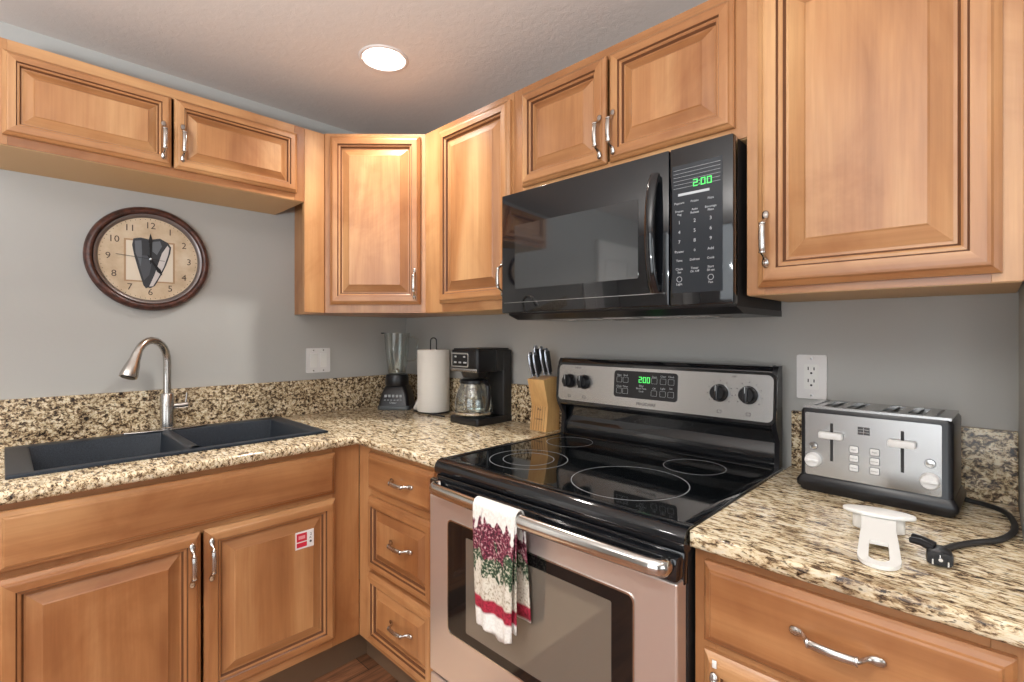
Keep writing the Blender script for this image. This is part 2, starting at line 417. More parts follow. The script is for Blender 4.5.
MB().box((.020, -.0245, .474), (.028, -.0218, .488), .001).build('bumper', WHITE, d)

# --- counters
def counter_cells(xs, ys, keep, z0, z1, name, m, label, bevel_if):
    t = bmesh.new(); vv = {}
    def V(x, y):
        if (x, y) not in vv: vv[(x, y)] = t.verts.new((x, y, z0))
        return vv[(x, y)]
    for i in range(len(xs)-1):
        for j in range(len(ys)-1):
            if keep((xs[i]+xs[i+1])/2, (ys[j]+ys[j+1])/2): t.faces.new((V(xs[i], ys[j]), V(xs[i+1], ys[j]), V(xs[i+1], ys[j+1]), V(xs[i], ys[j+1])))
    r = bmesh.ops.extrude_face_region(t, geom=t.faces[:])
    for v in [g for g in r['geom'] if isinstance(g, bmesh.types.BMVert)]: v.co.z = z1
    bmesh.ops.recalc_face_normals(t, faces=t.faces[:])
    es = [e for e in t.edges if bevel_if(e.verts[0].co, e.verts[1].co) and len(e.link_faces) == 2 and abs(e.calc_face_angle(0)) > .5]
    bmesh.ops.bevel(t, geom=es, offset=.011, segments=4, affect='EDGES', profile=.5)
    mb = MB(); mb.merge(t); o = mb.build(name, m, autos=50)
    return tag(o, label, 'countertop')
FX, FY = .6522, -.6503
def onf(a, b):
    w = all(abs(p.x-FX) < 1e-3 for p in (a, b)) and min(a.y, b.y) <= FY+1e-3
    n = all(abs(p.y-FY) < 1e-3 for p in (a, b)) and min(a.x, b.x) >= FX-1e-3
    return w or n
counter_cells([.0, .050, .492, FX, 1.131], [-1.62, -1.522, -.705, FY, 0.0], lambda x, y: (x < FX or y > FY) and not (.05 < x < .492 and -1.522 < y < -.705), .884, .914,
    'countertop', GR, 'L-shaped speckled granite countertop around the sink and corner', onf)
counter_cells([1.897, 2.346], [FY, 0.0], lambda x, y: True, .884, .914, 'countertop', GR, 'short speckled granite countertop under the toaster, right of the range',
    lambda a, b: all(abs(p.y-FY) < 1e-3 for p in (a, b)))
tag(MB().box((.0005, -2.0, .9145), (.020, -.0005, 1.0727), .0015).build('backsplash', GRS, smooth=False), 'long granite backsplash strip behind the sink and faucet', 'backsplash')
tag(MB().box((.0205, -.020, .9145), (1.131, -.0005, 1.0727), .0015).build('backsplash', GRS, smooth=False), 'granite backsplash strip behind the coffee maker and knife block', 'backsplash')
tag(MB().box((1.905, -.020, .9145), (2.346, -.0005, 1.0727), .0015).build('backsplash', GRS, smooth=False), 'granite backsplash strip behind the toaster', 'backsplash')

# ================================================================ sink + faucet
sk = thing('kitchen_sink', 'dark grey double-bowl composite sink set in the granite counter', 'sink', (0,0,.914))
def sink_mesh():
    t = bmesh.new(); xs = [.030, .080, .478, .510]; ys = [-1.540, -1.488, -1.128, -1.098, -.738, -.687]; z = .008
    vv = {}
    def V(i, j): 
        if (i, j) not in vv: vv[(i, j)] = t.verts.new((xs[i], ys[j], z))
        return vv[(i, j)]
    for i in range(3):
        for j in range(5):
            if i == 1 and j in (1, 3): continue
            t.faces.new((V(i, j), V(i+1, j), V(i+1, j+1), V(i, j+1)))
    bowls = ((1, 2), (3, 4))
    for a, b in bowls:
        loop = [V(1, a), V(2, a), V(2, b), V(1, b)]
        prev = loop
        for dz, ins in ((-.004, .003), (-.17, .012), (-.19, .028)):
            x0, x1, y0, y1 = xs[1]+ins, xs[2]-ins, ys[a]+ins, ys[b]-ins
            cur = [t.verts.new((x, y, z+dz)) for x, y in ((x0,y0),(x1,y0),(x1,y1),(x0,y1))]
            for k in range(4): t.faces.new((prev[k], prev[(k+1)%4], cur[(k+1)%4], cur[k]))
            prev = cur
        t.faces.new(prev)
    # outer skirt
    be = [e for e in t.edges if len(e.link_faces) == 1]
    r = bmesh.ops.extrude_edge_only(t, edges=be)
    for v in [g for g in r['geom'] if isinstance(g, bmesh.types.BMVert)]: v.co.z = .0006
    bmesh.ops.recalc_face_normals(t, faces=t.faces[:])
    es = [e for e in t.edges if len(e.link_faces) == 2 and e.calc_face_angle(0) > .6]
    bmesh.ops.bevel(t, geom=es, offset=.0035, segments=2, affect='EDGES', profile=.5)
    mb = MB(); mb.merge(t); return mb.build('basin', SINK, sk, autos=40)
sink_mesh()
# saddle shaped divider top
rings = []
for k in range(13):
    x = .082 + .394*k/12; dz = .001 - .010*math.sin(PI*k/12)
    rings.append([(x, -1.113 + .016*math.cos(a), .004+dz+.009*math.sin(a)) for a in [PI*q/8 for q in range(9)]])
MB().loft(rings, (False, False), closed=False).build('divider', SINK, sk)
for y in (-1.308, -.918):
    MB().lathe([(.055, 0), (.055, .003), (.042, .003), (.036, -.002), (.001, -.002)], (.27, y, -.1815), 28, (True, True)).build('drain', STEELP, sk)

fc = thing('kitchen_faucet', 'brushed nickel gooseneck pull-down faucet behind the sink', 'faucet', (.058, -1.108, .9225))
MB().prism([(.026*math.cos(a)*(1 if 1 else 1), .135*math.sin(a)) for a in [2*PI*k/36 for k in range(36)]], 0, .006, .002).build('deck_plate', NICK, fc)
MB().lathe([(.0255, .006), (.0255, .010), (.0225, .013), (.0225, .135), (.0205, .138), (.0150, .140)], seg=28).build('body', NICK, fc)
dx, dy = .60, -.80
def FP(s, z): return (dx*s, dy*s, z)
pts = [FP(0, .130), FP(0, .20), FP(0, .262)]
for k in range(1, 13):
    a = PI*k/12*.86; pts.append(FP(.068*(1-math.cos(a)), .262+.078*math.sin(a)))
MB().tube(pts, .0132, 18).build('spout', NICK, fc)
p0 = Vector(pts[-1]); pe = Vector(FP(.166, .213))
dirv = (pe-p0)
MB().tube([p0 - dirv*.08, p0, p0+dirv*.05, p0+dirv*.25, p0+dirv*.55, p0+dirv*.9, p0+dirv*1.0], [.0135, .0150, .0152, .0165, .0225, .0275, .0265], 24).build('spray_head', NICK, fc)
MB().tube([p0+dirv*1.0, p0+dirv*1.03], [.022, .020], 24).build('nozzle', BLK, fc)
h = MB(); h.tube([(0, .015, .088), (0, .045, .088), (0, .066, .090)], [.0115, .0115, .0115], 18)
h.tube([(0, .0665, .090), (0, .068, .090)], [.011, .010], 18)
h.tube([(0, .060, .098), (.002, .062, .115), (.004, .063, .137)], [.0030, .0026, .0024], 10)
h.build('lever', NICK, fc)

# ================================================================ range
rg = thing('range', 'stainless and black glass electric range between the two counters', 'stove', (1.133, 0, FLOOR))
o = FLOOR      # heights below are world heights minus floor
W_ = .762
def z_(z): return z - FLOOR
mb = MB(); mb.box((.003, -.640, z_(.100)), (W_-.003, -.03, z_(.894)), .003)
for x in (.05, W_-.05):
    for y in (-.55, -.10): mb.lathe([(.018, 0), (.018, z_(.1)+.01)], (x, y, 0), 16)
mb.build('body', BLKM, rg, smooth=False)
# cooktop: rounded black frame with glass inset
mb = MB()
prof = [(-.640, .872), (-.654, .874), (-.661, .882), (-.663, .893), (-.660, .905), (-.652, .914), (-.640, .9185), (-.626, .9190), (-.618, .9165)]
mb.loft([[(x, y, z_(z)) for y, z in prof + [(-.618, .885)]] for x in (.0, .004, W_-.004, W_)], (True, True))
mb.box((0, -.620, z_(.893)), (.022, -.055, z_(.919)), .004); mb.box((W_-.022, -.620, z_(.893)), (W_, -.055, z_(.919)), .004)
mb.box((.02, -.09, z_(.893)), (W_-.02, -.05, z_(.919)), .004)
mb.build('cooktop_frame', BLKG, rg, autos=50)
MB().box((.020, -.622, z_(.895)), (W_-.020, -.085, z_(.9165)), .001).build('cooktop_glass', COOK, rg, smooth=False)
def ring(cx, cy, r, r2=None):
    mb = MB(); n = 56; zt = z_(.9168)
    for q in ([r, r2] if r2 else [r]):
        mb.loft([[(cx+qq*math.cos(2*PI*k/n), cy+qq*math.sin(2*PI*k/n), zz) for k in range(n)] for qq, zz in ((q-.0010, zt), (q-.0010, zt+.0002), (q+.0010, zt+.0002), (q+.0010, zt))], (False, False))
    mb.build('burner_ring', RINGM, rg, smooth=False)
ring(1.323-1.133, -.462, .115, .075); ring(1.655-1.133, -.455, .143); ring(1.711-1.133, -.205, .082); ring(1.266-1.133, -.190, .078)
# front: black band with vent slots under the cooktop lip
mb = MB(); mb.box((.002, -.656, z_(.812)), (W_-.002, -.638, z_(.874)), .003); mb.box((.03, -.660, z_(.858)), (W_-.03, -.655, z_(.867)), .002)
for z in (.846, .852): mb.box((.13, -.6585, z_(z)), (.66, -.655, z_(z)+.0028), .0006)
mb.build('vent_trim', BLKG, rg)
# oven door
dr = MB(); dr.box((.004, -.682, z_(.318)), (W_-.004, -.642, z_(.824)), .004); dr = dr.build('oven_door', STEELD, rg, smooth=False)
mb = MB(); mb.box((.004, -.684, z_(.8245)), (W_-.004, -.642, z_(.870)), .006); mb.build('door_top_trim', BLKG, dr)
WF = mat('window_glass_black', (.008,.007,.007), .05); WG = mat('oven_window', (.15,.125,.10), .05, 0.0, Specular_IOR_Level=1.0)  # oven window: beige reflection of floor and wall put into its colour
mb = MB(); plate(mb, .092, .668, z_(.462), z_(.770), -.6832, -.680, .014); mb.build('window_frame', WF, dr, smooth=False)
mb = MB(); plate(mb, .166, .618, z_(.488), z_(.742), -.6838, -.6825, .004); mb.build('window', WG, dr, smooth=False)
mb = MB(); 
for q0, q1 in ((.0895, 0), ):
    t = [rrect(.0885, .6715, z_(.4585), z_(.7735), .0165), rrect(.092, .668, z_(.462), z_(.770), .014)]
    mb.loft([[(x, -.6820, z) for x, z in t[0]], [(x, -.6845, z) for x, z in t[0]], [(x, -.6845, z) for x, z in t[1]], [(x, -.6820, z) for x, z in t[1]]], (False, False))
mb.build('window_bezel', STEELP, dr)
# bow handle
n = 25; hp = [(.056, -.685, z_(.856)), (.051, -.694, z_(.856)), (.052, -.704, z_(.857)), (.060, -.711, z_(.857))]
for k in range(n):
    u = k/(n-1); hp.append((.074 + u*.646, -.722 + .008*abs(2*u-1)**2, z_(.857)))
hp += [(.734, -.711, z_(.857)), (.742, -.704, z_(.857)), (.743, -.694, z_(.856)), (.738, -.685, z_(.856))]
MB().tube(hp, .0120, 20, .0165).build('oven_handle', STEELP, dr, autos=70)
# storage drawer
dw = MB(); dw.box((.004, -.680, z_(.105)), (W_-.004, -.642, z_(.308)), .004); dw = dw.build('storage_drawer', STEELD, rg, smooth=False)
MB().box((.10, -.6835, z_(.276)), (W_-.10, -.6795, z_(.296)), .002).build('drawer_grip', BLK, dw)
# back guard
SL = .012
bgp = [(-.060, .919), (-.066, .935), (-.060, .960), (-.044, .985), (-.044, 1.012), (-.086, 1.020), (-.098, 1.030), (-.100, 1.045), (-.090, 1.180), (-.082, 1.196), (-.066, 1.200), (-.046, 1.196), (-.046, .919)]
mb = MB(); mb.loft([[(x, y, z_(z)) for y, z in bgp] for x in (.018, W_-.018)], (True, True)); mb.build('backguard', BLKG, rg, autos=40)
for s_ in (0, 1):
    x0, x1 = ((.003, .018) if s_ == 0 else (W_-.018, W_-.005))
    mb = MB(); mb.loft([[(x, y, z_(z)) for y, z in [(-.075, .919), (-.070, .99), (-.094, 1.025), (-.100, 1.045), (-.088, 1.182), (-.078, 1.197), (-.046, 1.197), (-.046, .919)]] for x in (x0, x1)], (True, True)); mb.build('end_cap', BLK, rg, autos=40)
BM = Matrix.Translation((0, -.0995, z_(1.045))) @ Matrix.Rotation(R(-4.4), 4, 'X')       # back guard face frame: local z up the panel
bg = MB(); bg.prism(rrect(.012, W_-.012, .0, .128, .016), .000, .004, 0, BM @ VY); bg = bg.build('control_panel', STEEL, rg, smooth=False)
def bgplate(x0, x1, z0, z1, d0, d1, m, name, par, r=.006):
    mb = MB(); mb.prism(rrect(x0, x1, z0, z1, r), d0, d1, 0, BM @ VY); return mb.build(name, m, par, smooth=False)
mb = MB()
mb.loft([[tuple(BM @ VY @ Vector((x, z, d))) for x, z in rrect(a, W_-a, b, .128-b, r)] for a, b, r, d in ((.004, -.008, .022, .0), (.004, -.008, .022, .006), (.012, 0, .016, .006), (.012, 0, .016, .0))], (False, False))
mb.build('panel_frame', BLKG, bg, autos=40)
dsp = bgplate(.252, .478, .030, .118, .003, .0058, BLK, 'display_panel', bg, .010)
def seg7(mb, ch, x, z, w, h, M, th=.0012):
    segs = {'0': 'abcdef', '2': 'abged', '1': 'bc', '4': 'fgbc'}[ch]; t = w*.20
    B = {'a': (0, w, h-t, h), 'g': (0, w, h/2-t/2, h/2+t/2), 'd': (0, w, 0, t), 'f': (0, t, h/2, h), 'b': (w-t, w, h/2, h), 'e': (0, t, 0, h/2), 'c': (w-t, w, 0, h/2)}
    for s_ in segs:
        a, b_, c_, d_ = B[s_]; mb.box((x+a, z+c_, 0), (x+b_, z+d_, th), 0, M=M)
M1 = BM @ VY @ Matrix.Translation((0, 0, .0058))
mb = MB()
for ch, x in (('2', .345), ('0', .360), ('0', .374)): seg7(mb, ch, x, .082, .0105, .019, M1, .0006)
for z in (.087, .095): mb.box((.3565, z, 0), (.3585, z+.002, .0006), M=M1)
mb.build('clock_digits', GREEN, dsp, smooth=False)
mb = MB()
FT = lambda x, z, d=.0004: M1 @ Matrix.Translation((x, z, d))
for x, z, t in ((.272, .103, 'Bake'), (.296, .103, 'Broil'), (.272, .066, 'Clean'), (.296, .066, 'Timer'), (.400, .103, 'Start'), (.430, .106, 'Clear'), (.457, .106, 'Clock'), (.400, .066, 'Off'), (.430, .068, 'Light'), (.457, .070, 'Set'), (.355, .072, 'Bake'), (.355, .063, 'Broil Time'), (.355, .054, 'Lock')):
    mb.text(t, .0085, FT(x, z), .0001)
for x, z in ((.272, .088), (.296, .088), (.272, .051), (.296, .051), (.400, .090), (.430, .090), (.457, .090), (.400, .051), (.430, .051), (.457, .051)):
    a = rrect(x-.010, x+.010, z-.009, z+.009, .002, 2); b = rrect(x-.0093, x+.0093, z-.0083, z+.0083, .0015, 2)
    mb.loft([[(p, q, .0001) for p, q in a], [(p, q, .0005) for p, q in a], [(p, q, .0005) for p, q in b], [(p, q, .0001) for p, q in b]], (False, False), M=M1)
mb.build('button_legends', PRINTW, dsp, smooth=False)
M0 = BM @ VY @ Matrix.Translation((0, 0, .004))
mb = MB(); mb.text('FRIGIDAIRE', .0135, M0 @ Matrix.Translation((.372, .013, .0002)), .0001); mb.build('lettering', PRINTD, bg, smooth=False)
for kx in (.064, .129, .606, .686):
    mb = MB()
    for a in range(-130, 131, 32):
        mb.box((-.0009, .034, 0), (.0009, .0375, .0004), M=M0 @ Matrix.Translation((kx, .070, 0)) @ Matrix.Rotation(R(a), 4, 'Z'))
    mb.build('dial_marks', PRINTD, bg, smooth=False); mb = MB()
    a = rrect(kx-.006, kx+.006, .012, .021, .001, 2); b = rrect(kx-.005, kx+.005, .013, .020, .001, 2)
    mb.loft([[(p, q, .0) for p, q in a], [(p, q, .0004) for p, q in a], [(p, q, .0004) for p, q in b], [(p, q, .0) for p, q in b]], (False, False), M=M0)
    mb.build('burner_icon', PRINTD, bg, smooth=False)
mb = MB(); mb.text('SURFACE', .007, M0 @ Matrix.Translation((.098, .119, .0002)), .0001); mb.text('OFF', .007, M0 @ Matrix.Translation((.646, .119, .0002)), .0001); mb.build('lettering', PRINTD, bg, smooth=False)
for kx in (.064, .129, .606, .686):
    KM = M0 @ Matrix.Translation((kx, .070, 0))
    mb = MB(); mb.lathe([(.0255, 0), (.0255, .004), (.0235, .006), (.022, .020), (.019, .024), (.001, .024)], seg=30, M=KM)
    mb.box((-.0060, -.0215, .018), (.0060, .0225, .033), .003, M=KM); kb = mb.build('knob', BLK, bg)
    MB().box((-.0010, .005, .033), (.0010, .0215, .0337), M=KM).build('pointer', PRINTW, kb, smooth=False)

# ================================================================ microwave
mw = thing('microwave', 'black over-the-range microwave with curved handle under short cabinets', 'microwave', (1.122, 0, 1.333))
def mz(z): return z-1.333
MWt = 1.7478
mb = MB(); mb.box((.003, -.345, mz(1.350)), (.754, -.003, mz(MWt-.001)), .003)
mb.build('body', BLKM, mw, smooth=False)
mb = MB(); mb.loft([[(x, y, z) for y, z in ((-.345, .017), (-.300, .001), (-.003, .001), (-.003, .0175), (-.345, .0175))] for x in (.003, .754)], (True, True)); un = mb.build('underside', BLK, mw, smooth=False)
mb = MB()
for x in (.10, .45):
    mb = MB(); mb.box((x, -.246, -.0005), (x+.20, -.092, .0012))
    for k in range(13): mb.box((x+.004, -.242+.0115*k, -.0012), (x+.196, -.237+.0115*k, 0))
    mb.build('grease_filter', STEEL, un, smooth=False)
MB().box((.33, -.27, -.001), (.42, -.20, .0015), .001).build('lamp_cover', OFFW, un)
SP = .6005
dr = MB(); dr.box((0, -.375, mz(1.3545)), (SP-.0015, -.345, mz(MWt)), .004); dr = dr.build('door', BLKG, mw)
MWG = mat('microwave_window', (.016,.019,.022), .06, 0.0, Specular_IOR_Level=1.0, Coat_Weight=.6, Coat_Roughness=.03)
mb = MB(); plate(mb, .062, .513, mz(1.432), mz(1.640), -.3764, -.3745, .004); mb.build('window', MWG, dr, smooth=False)
MB().box((.012, -.3758, mz(1.388)), (.590, -.3748, mz(1.3895))).build('trim_line', STEEL, dr, smooth=False)
hp = []
for k in range(17):
    u = k/16; z = mz(1.392) + u*(1.690-1.392); hp.append((.566, -.384 - .030*math.sin(PI*u)**.6, z))
mb = MB()
mb.tube(hp, .0135, 16, .008, up=Vector((0,1,0))); mb.box((.555, -.392, mz(1.392)), (.577, -.3755, mz(1.410)), .003); mb.box((.555, -.392, mz(1.672)), (.577, -.3755, mz(1.690)), .003)
mb.build('handle', BLKG, dr, autos=60)
cp = MB(); cp.box((SP+.0015, -.375, mz(1.3545)), (.757, -.345, mz(MWt)), .004); cp = cp.build('control_panel', BLKG, mw)
KP = mat('keypad_film', (.020,.024,.030), .22)
MB().box((SP+.008, -.3762, mz(1.386)), (.733, -.3745, mz(1.702)), .0004).build('keypad', KP, cp, smooth=False)
mb = MB(); M2 = VY.copy(); M2 = Matrix.Translation((0, -.3764, 0)) @ VY
x = SP+.062
for ch, dx_ in (('2', 0), ('0', .019), ('0', .034)): seg7(mb, ch, x+dx_, mz(1.643), .0115, .017, M2, .0006)
for z in (1.6465, 1.654): mb.box((x+.0145, mz(z), 0), (x+.0165, mz(z)+.002, .0006), M=M2)
mb.build('clock_digits', GREEN, cp, smooth=False)
mb = MB()
mb.box((SP+.024, -.3766, mz(1.6255)), (SP+.102, -.3761, mz(1.6315)))
cols = (SP+.027, SP+.066, SP+.105)
rows = [(1.608, ('Popcorn', 'Potato', 'Pizza'), .0075), (1.588, ('Frozen', 'Auto', 'Beverage'), .0075), (1.580, ('Veg', 'Reheat', 'Plate'), .0075),
        (1.560, '123', .012), (1.536, '456', .012), (1.512, '789', .012), (1.488, ('Power', '0', 'Add'), .009), (1.466, ('Time', 'Defrost', 'Cook'), .0078), (1.445, ('Clock', 'Timer', 'Start'), .0078), (1.437, ('Set', 'On Off', '30 sec'), .0075), (1.408, ('Light', '', 'Fan'), .008)]
for z, tt, sz in rows:
    for cx_, t_ in zip(cols, tt):
        if t_: mb.text(t_, sz, FM(cx_, -.3766, mz(z)), .0001)
for k in range(6): mb.box((SP+.012, -.3764, mz(1.690-.009*k)), (.728, -.3761, mz(1.690-.009*k)+.0005))
for cx_ in (cols[0], cols[2]):
    mb.loft([[(cx_+r_*math.cos(2*PI*k/18), -.3766+dy_, mz(1.420)+r_*math.sin(2*PI*k/18)) for k in range(18)] for r_, dy_ in ((.007,.0005),(.007,0),(.006,0),(.006,.0005))], (False, False))
mb.build('button_legends', PRINTW, cp, smooth=False)

# ================================================================ wall clock
ck = thing('wall_clock', 'round brown-rimmed wall clock with cream face above the faucet', 'clock', (.001, -1.152, 1.570), R(90))   # local -y faces the room
FWM = Matrix.Rotation(R(90), 4, 'X')      # lathe axis -> -Y
RIM = mat('clock_rim_wood', (.060,.022,.016), .30); n_ = noise(RIM, coords(RIM, (3,3,3)), 12, 4, .6)
L(RIM, ramp(RIM, n_, [(.35, (.028,.013,.011)), (.65, (.12,.045,.032))]), bsdf(RIM).inputs['Base Color'])
MB().lathe([(.186, 0), (.195, .006), (.1955, .014), (.190, .026), (.182, .031), (.176, .031), (.171, .024), (.168, .016), (.168, .004)], seg=72, cap=(True, False), M=FWM).build('rim', RIM, ck, autos=60)
MB().lathe([(.168, .016), (.168, .0235), (.163, .0225), (.155, .012), (.155, .008)], seg=72, cap=(False, False), M=FWM).build('inner_bezel', mat('bezel_grey', (.20,.17,.165), .3, .5), ck, autos=60)
FACE = mat('clock_face_paper', (.62,.49,.33), .6); n_ = noise(FACE, coords(FACE), 14, 4, .6)
L(FACE, ramp(FACE, n_, [(.3, (.50,.37,.24)), (.52, (.62,.49,.34)), (.75, (.70,.60,.46))]), bsdf(FACE).inputs['Base Color'])
MB().lathe([(.160, .0), (.160, .0095), (.0005, .0095)], seg=72, M=FWM).build('dial', FACE, ck, smooth=False)
CF = FWM @ Matrix.Translation((0, 0, .0097))
INK = mat('clock_ink', (.07,.045,.035), .6)
mb = MB()
for k in range(1, 13):
    a = R(90-30*k); mb.text(str(k), .034, CF @ Matrix.Translation((.126*math.cos(a), .126*math.sin(a), .0003)), .0002)
for k in range(60):
    mb.box((-.0008, .1475, 0), (.0008, .1505 if k % 5 else .153, .0004), M=CF @ Matrix.Rotation(R(6*k), 4, 'Z'))
mb.build('numerals', INK, ck, smooth=False)
mb = MB(); mb.box((-.080, -.088, 0), (.078, .070, .0006), M=CF); mb.build('picture_border', mat('sepia', (.42,.27,.15), .6), ck, smooth=False)
mb = MB(); mb.box((-.074, -.083, .0006), (.072, .064, .0010), M=CF); mb.build('picture_panel', mat('parchment', (.74,.66,.54), .6), ck, smooth=False)
# dark tapered vase-like motif with pale lining
def flat(pts, z0, z1, m, name):
    mb = MB(); mb.prism(pts, z0, z1, 0, CF); return mb.build(name, m, ck, smooth=False)
flat([(-.052,.072),(-.030,.078),(.0,.074),(.030,.082),(.056,.068),(.066,.052),(.063,.028),(.050,-.018),(.034,-.058),(.014,-.100),(.0,-.110),(-.008,-.108),(-.014,-.112),(-.022,-.100),(-.038,-.040),(-.050,.010),(-.056,.048)], .0010, .0016, mat('motif_ink', (.035,.038,.045), .5), 'motif_outline')
flat([(.036,.026),(.054,.058),(.060,.048),(.056,.022),(.042,-.026),(.024,-.070),(.008,-.102),(-.004,-.104),(.012,-.060)], .0016, .0019, mat('motif_pale', (.60,.57,.56), .5), 'motif_lining')
MG = mat('motif_grey', (.13,.145,.165), .5)
flat([(-.048,.064),(-.028,.068),(-.026,.020),(-.030,-.030),(-.046,.020)], .0016, .0018, MG, 'motif_shape')
flat([(.006,.066),(.030,.072),(.036,.052),(.020,.018),(.006,.030)], .0016, .0018, MG, 'motif_shape')
flat([(-.040,.012),(-.010,.012),(.004,-.016),(-.004,-.060),(-.020,-.082),(-.034,-.030)], .0016, .00175, mat('motif_mid', (.075,.082,.095), .5), 'motif_shape')
mb = MB()
for a, ln, w in ((0, .098, .0045), (R(-148), .070, .0050)):
    mb.prism([(-w*.35, -.018), (w*.35, -.018), (w, ln*.55), (w*1.5, ln*.7), (0, ln), (-w*1.5, ln*.7), (-w, ln*.55)], .003, .0036, 0, CF @ Matrix.Rotation(a, 4, 'Z'))
mb.build('hands', BLK, ck, smooth=False)
mb = MB(); mb.box((-.0008, -.045, .004), (.0008, .105, .0045), M=CF @ Matrix.Rotation(R(85), 4, 'Z')); mb.build('second_hand', BLK, ck, smooth=False)
MB().lathe([(.004, .002), (.004, .006), (.0005, .0065)], seg=14, M=CF).build('hub', CHROME, ck)

# ================================================================ wall plates
sw = thing('light_switch_plate', 'white double rocker switch plate on the wall beside the blender', 'switch', (.0005, -.4965, 1.162), R(90))
mb = MB(); plate(mb, -.058, .058, -.058, .058, -.006, 0, .006); mb.build('plate', OFFW, sw, smooth=False)
for s_ in (-1, 1):
    mb = MB(); mb.loft([[(s_*.024-.016, -.006, -.033), (s_*.024+.016, -.006, -.033), (s_*.024+.016, -.006, .033), (s_*.024-.016, -.006, .033)], [(s_*.024-.0155, -.007, -.032), (s_*.024+.0155, -.007, -.032), (s_*.024+.0155, -.0105, .032), (s_*.024-.0155, -.0105, .032)]]); mb.build('rocker', WHITE, sw, smooth=False)
for s_ in (-1, 1):
    for z in (-.048, .048): MB().lathe([(.003, 0), (.003, .0012), (.0005, .0014)], (s_*.024, z, .006), 12, M=FWM).build('screw', STEEL, sw)
ot = thing('outlet_plate', 'white duplex wall outlet above the toaster', 'outlet', (1.951, -.0005, 1.168))
mb = MB(); plate(mb, -.036, .036, -.060, .060, -.006, 0, .005); mb.build('plate', OFFW, ot, smooth=False)
mb = MB(); plate(mb, -.0175, .0175, -.034, .034, -.0078, -.0055, .003); rc = mb.build('receptacle', WHITE, ot, smooth=False)
mb = MB()
for zc in (.0165, -.0165):
    mb.box((-.0085, -.0082, zc+.002), (-.0060, -.0076, zc+.011)); mb.box((.0055, -.0082, zc+.002), (.0080, -.0076, zc+.010)); mb.lathe([(.0028, 0), (.0028, .0004)], (0, zc-.006, .0078), 12, M=FWM)
mb.build('slots', BLK, rc, smooth=False)
for z in (-.050, .050): MB().lathe([(.003, 0), (.003, .0012), (.0005, .0014)], (0, z, .006), 12, M=FWM).build('screw', STEEL, ot)

# ================================================================ ceiling downlight
TRIM = mat('trim_white', (.70,.64,.61), .4)
def downlight(x, y, recessed, label):
    dl = thing('ceiling_downlight', label, 'ceiling light', (x, y, CEIL))
    if recessed:
        MB().lathe([(.089, 0), (.0885, -.003), (.084, -.0055), (.077, -.005), (.0755, -.002), (.072, .046), (.072, .050)], seg=48, cap=(False, False)).build('trim_ring', TRIM, dl, autos=70)
        MB().lathe([(.072, .046), (.069, .0465), (.0005, .0465)], seg=48, cap=(False, False)).build('lens', LENS, dl)
downlight(*DOWN[0], True, 'round recessed downlight glowing in the ceiling over the corner')

# ================================================================ counter things
CT = .9145
# --- paper towel
hd = thing('paper_towel_holder', 'black wire holder carrying the paper towel roll in the corner', 'holder', (.388, -.108, CT))
mb = MB(); mb.tube([(.078*math.cos(2*PI*k/32), .078*math.sin(2*PI*k/32)*.88, .004) for k in range(33)], .003, 8); mb.tube([(-.078, 0, .004), (.078, 0, .004)], .003, 8); mb.build('base_ring', BLK, hd)
MB().tube([(-.010, -.010, .004), (-.010, -.010, .340)] + [(-.010*math.cos(a), -.010*math.cos(a), .340+.014*math.sin(a)) for a in [PI*k/8 for k in range(1, 8)]] + [(.010, .010, .340), (.010, .010, .004)], .0028, 10).build('loop_pole', BLK, hd)
pr = thing('paper_towel_roll', 'white paper towel roll standing on the black wire holder', 'paper towel', (.388, -.108, CT+.008))
mb = MB(); mb.lathe([(.020, .0), (.0745, .0), (.076, .003), (.076, .287), (.0745, .290), (.020, .290), (.020, .0)], seg=48, cap=(False, False)); mb.build('roll', PAPER, pr, autos=50)
mb = MB(); pts = []
d0 = Vector((-.72, -.69, 0))
rings = []
for k in range(7):
    u = k/6; a = R(205) + u*.0; base = Vector((.0767*math.cos(R(222)), .0767*math.sin(R(222)), 0)) + Vector((-.60, -.1, 0))*.045*u
    rings.append([(base.x, base.y, .002 + q*(.055-.045*u)) for q in (0, .5, 1)])
mb.loft(rings, (False, False), closed=False); tl = mb.build('loose_sheet', PAPER, pr); 
sm = tl.modifiers.new('s', 'SOLIDIFY'); sm.thickness = .0012

# --- blender
bd = thing('blender', 'black kitchen blender with clear jar in the counter corner', 'blender', (.156, -.160, CT), R(40))
bd.scale = (1.1, 1.1, 1.0)
mb = MB(); sec = [(.072, .060, 0, .0), (.073, .062, .010, .0), (.070, .060, .022, .0), (.062, .055, .075, .006), (.050, .048, .108, .010), (.044, .044, .118, .010)]
mb.loft([[(x, y + oy, z) for x, y in rrect(-a, a, -b, b, .018, 4)] for a, b, z, oy in sec], (True, True)); bb = mb.build('base', BLK, bd, autos=50)
MB().loft([[(x, y, z) for x, y in rrect(-a, a, -b, b, .018, 4)] for a, b, z in ((.0735, .0625, .0), (.0745, .0635, .003), (.0745, .0635, .017), (.0725, .0615, .020))], (True, True)).build('foot_band', mat('dark_grey_plastic', (.07,.08,.085), .35), bb, autos=50)
mb = MB()
for k in range(5): mb.box((-.040+.017*k, -.0590, .062), (-.029+.017*k, -.0510, .074), .0015)
for k in range(6): mb.box((-.041+.0145*k, -.061, .047), (-.034+.0145*k, -.055, .050))
mb.text('Oster', .014, Matrix.Translation((0, -.0612, .036)) @ Matrix.Rotation(R(78), 4, 'X'), .0003)
mb.build('buttons', PRINTW, bb, smooth=False)
mb = MB(); mb.lathe([(.050, .117), (.053, .124), (.052, .158), (.048, .170), (.044, .172)], seg=28, cap=(True, True)); mb.build('collar', BLK, bd)
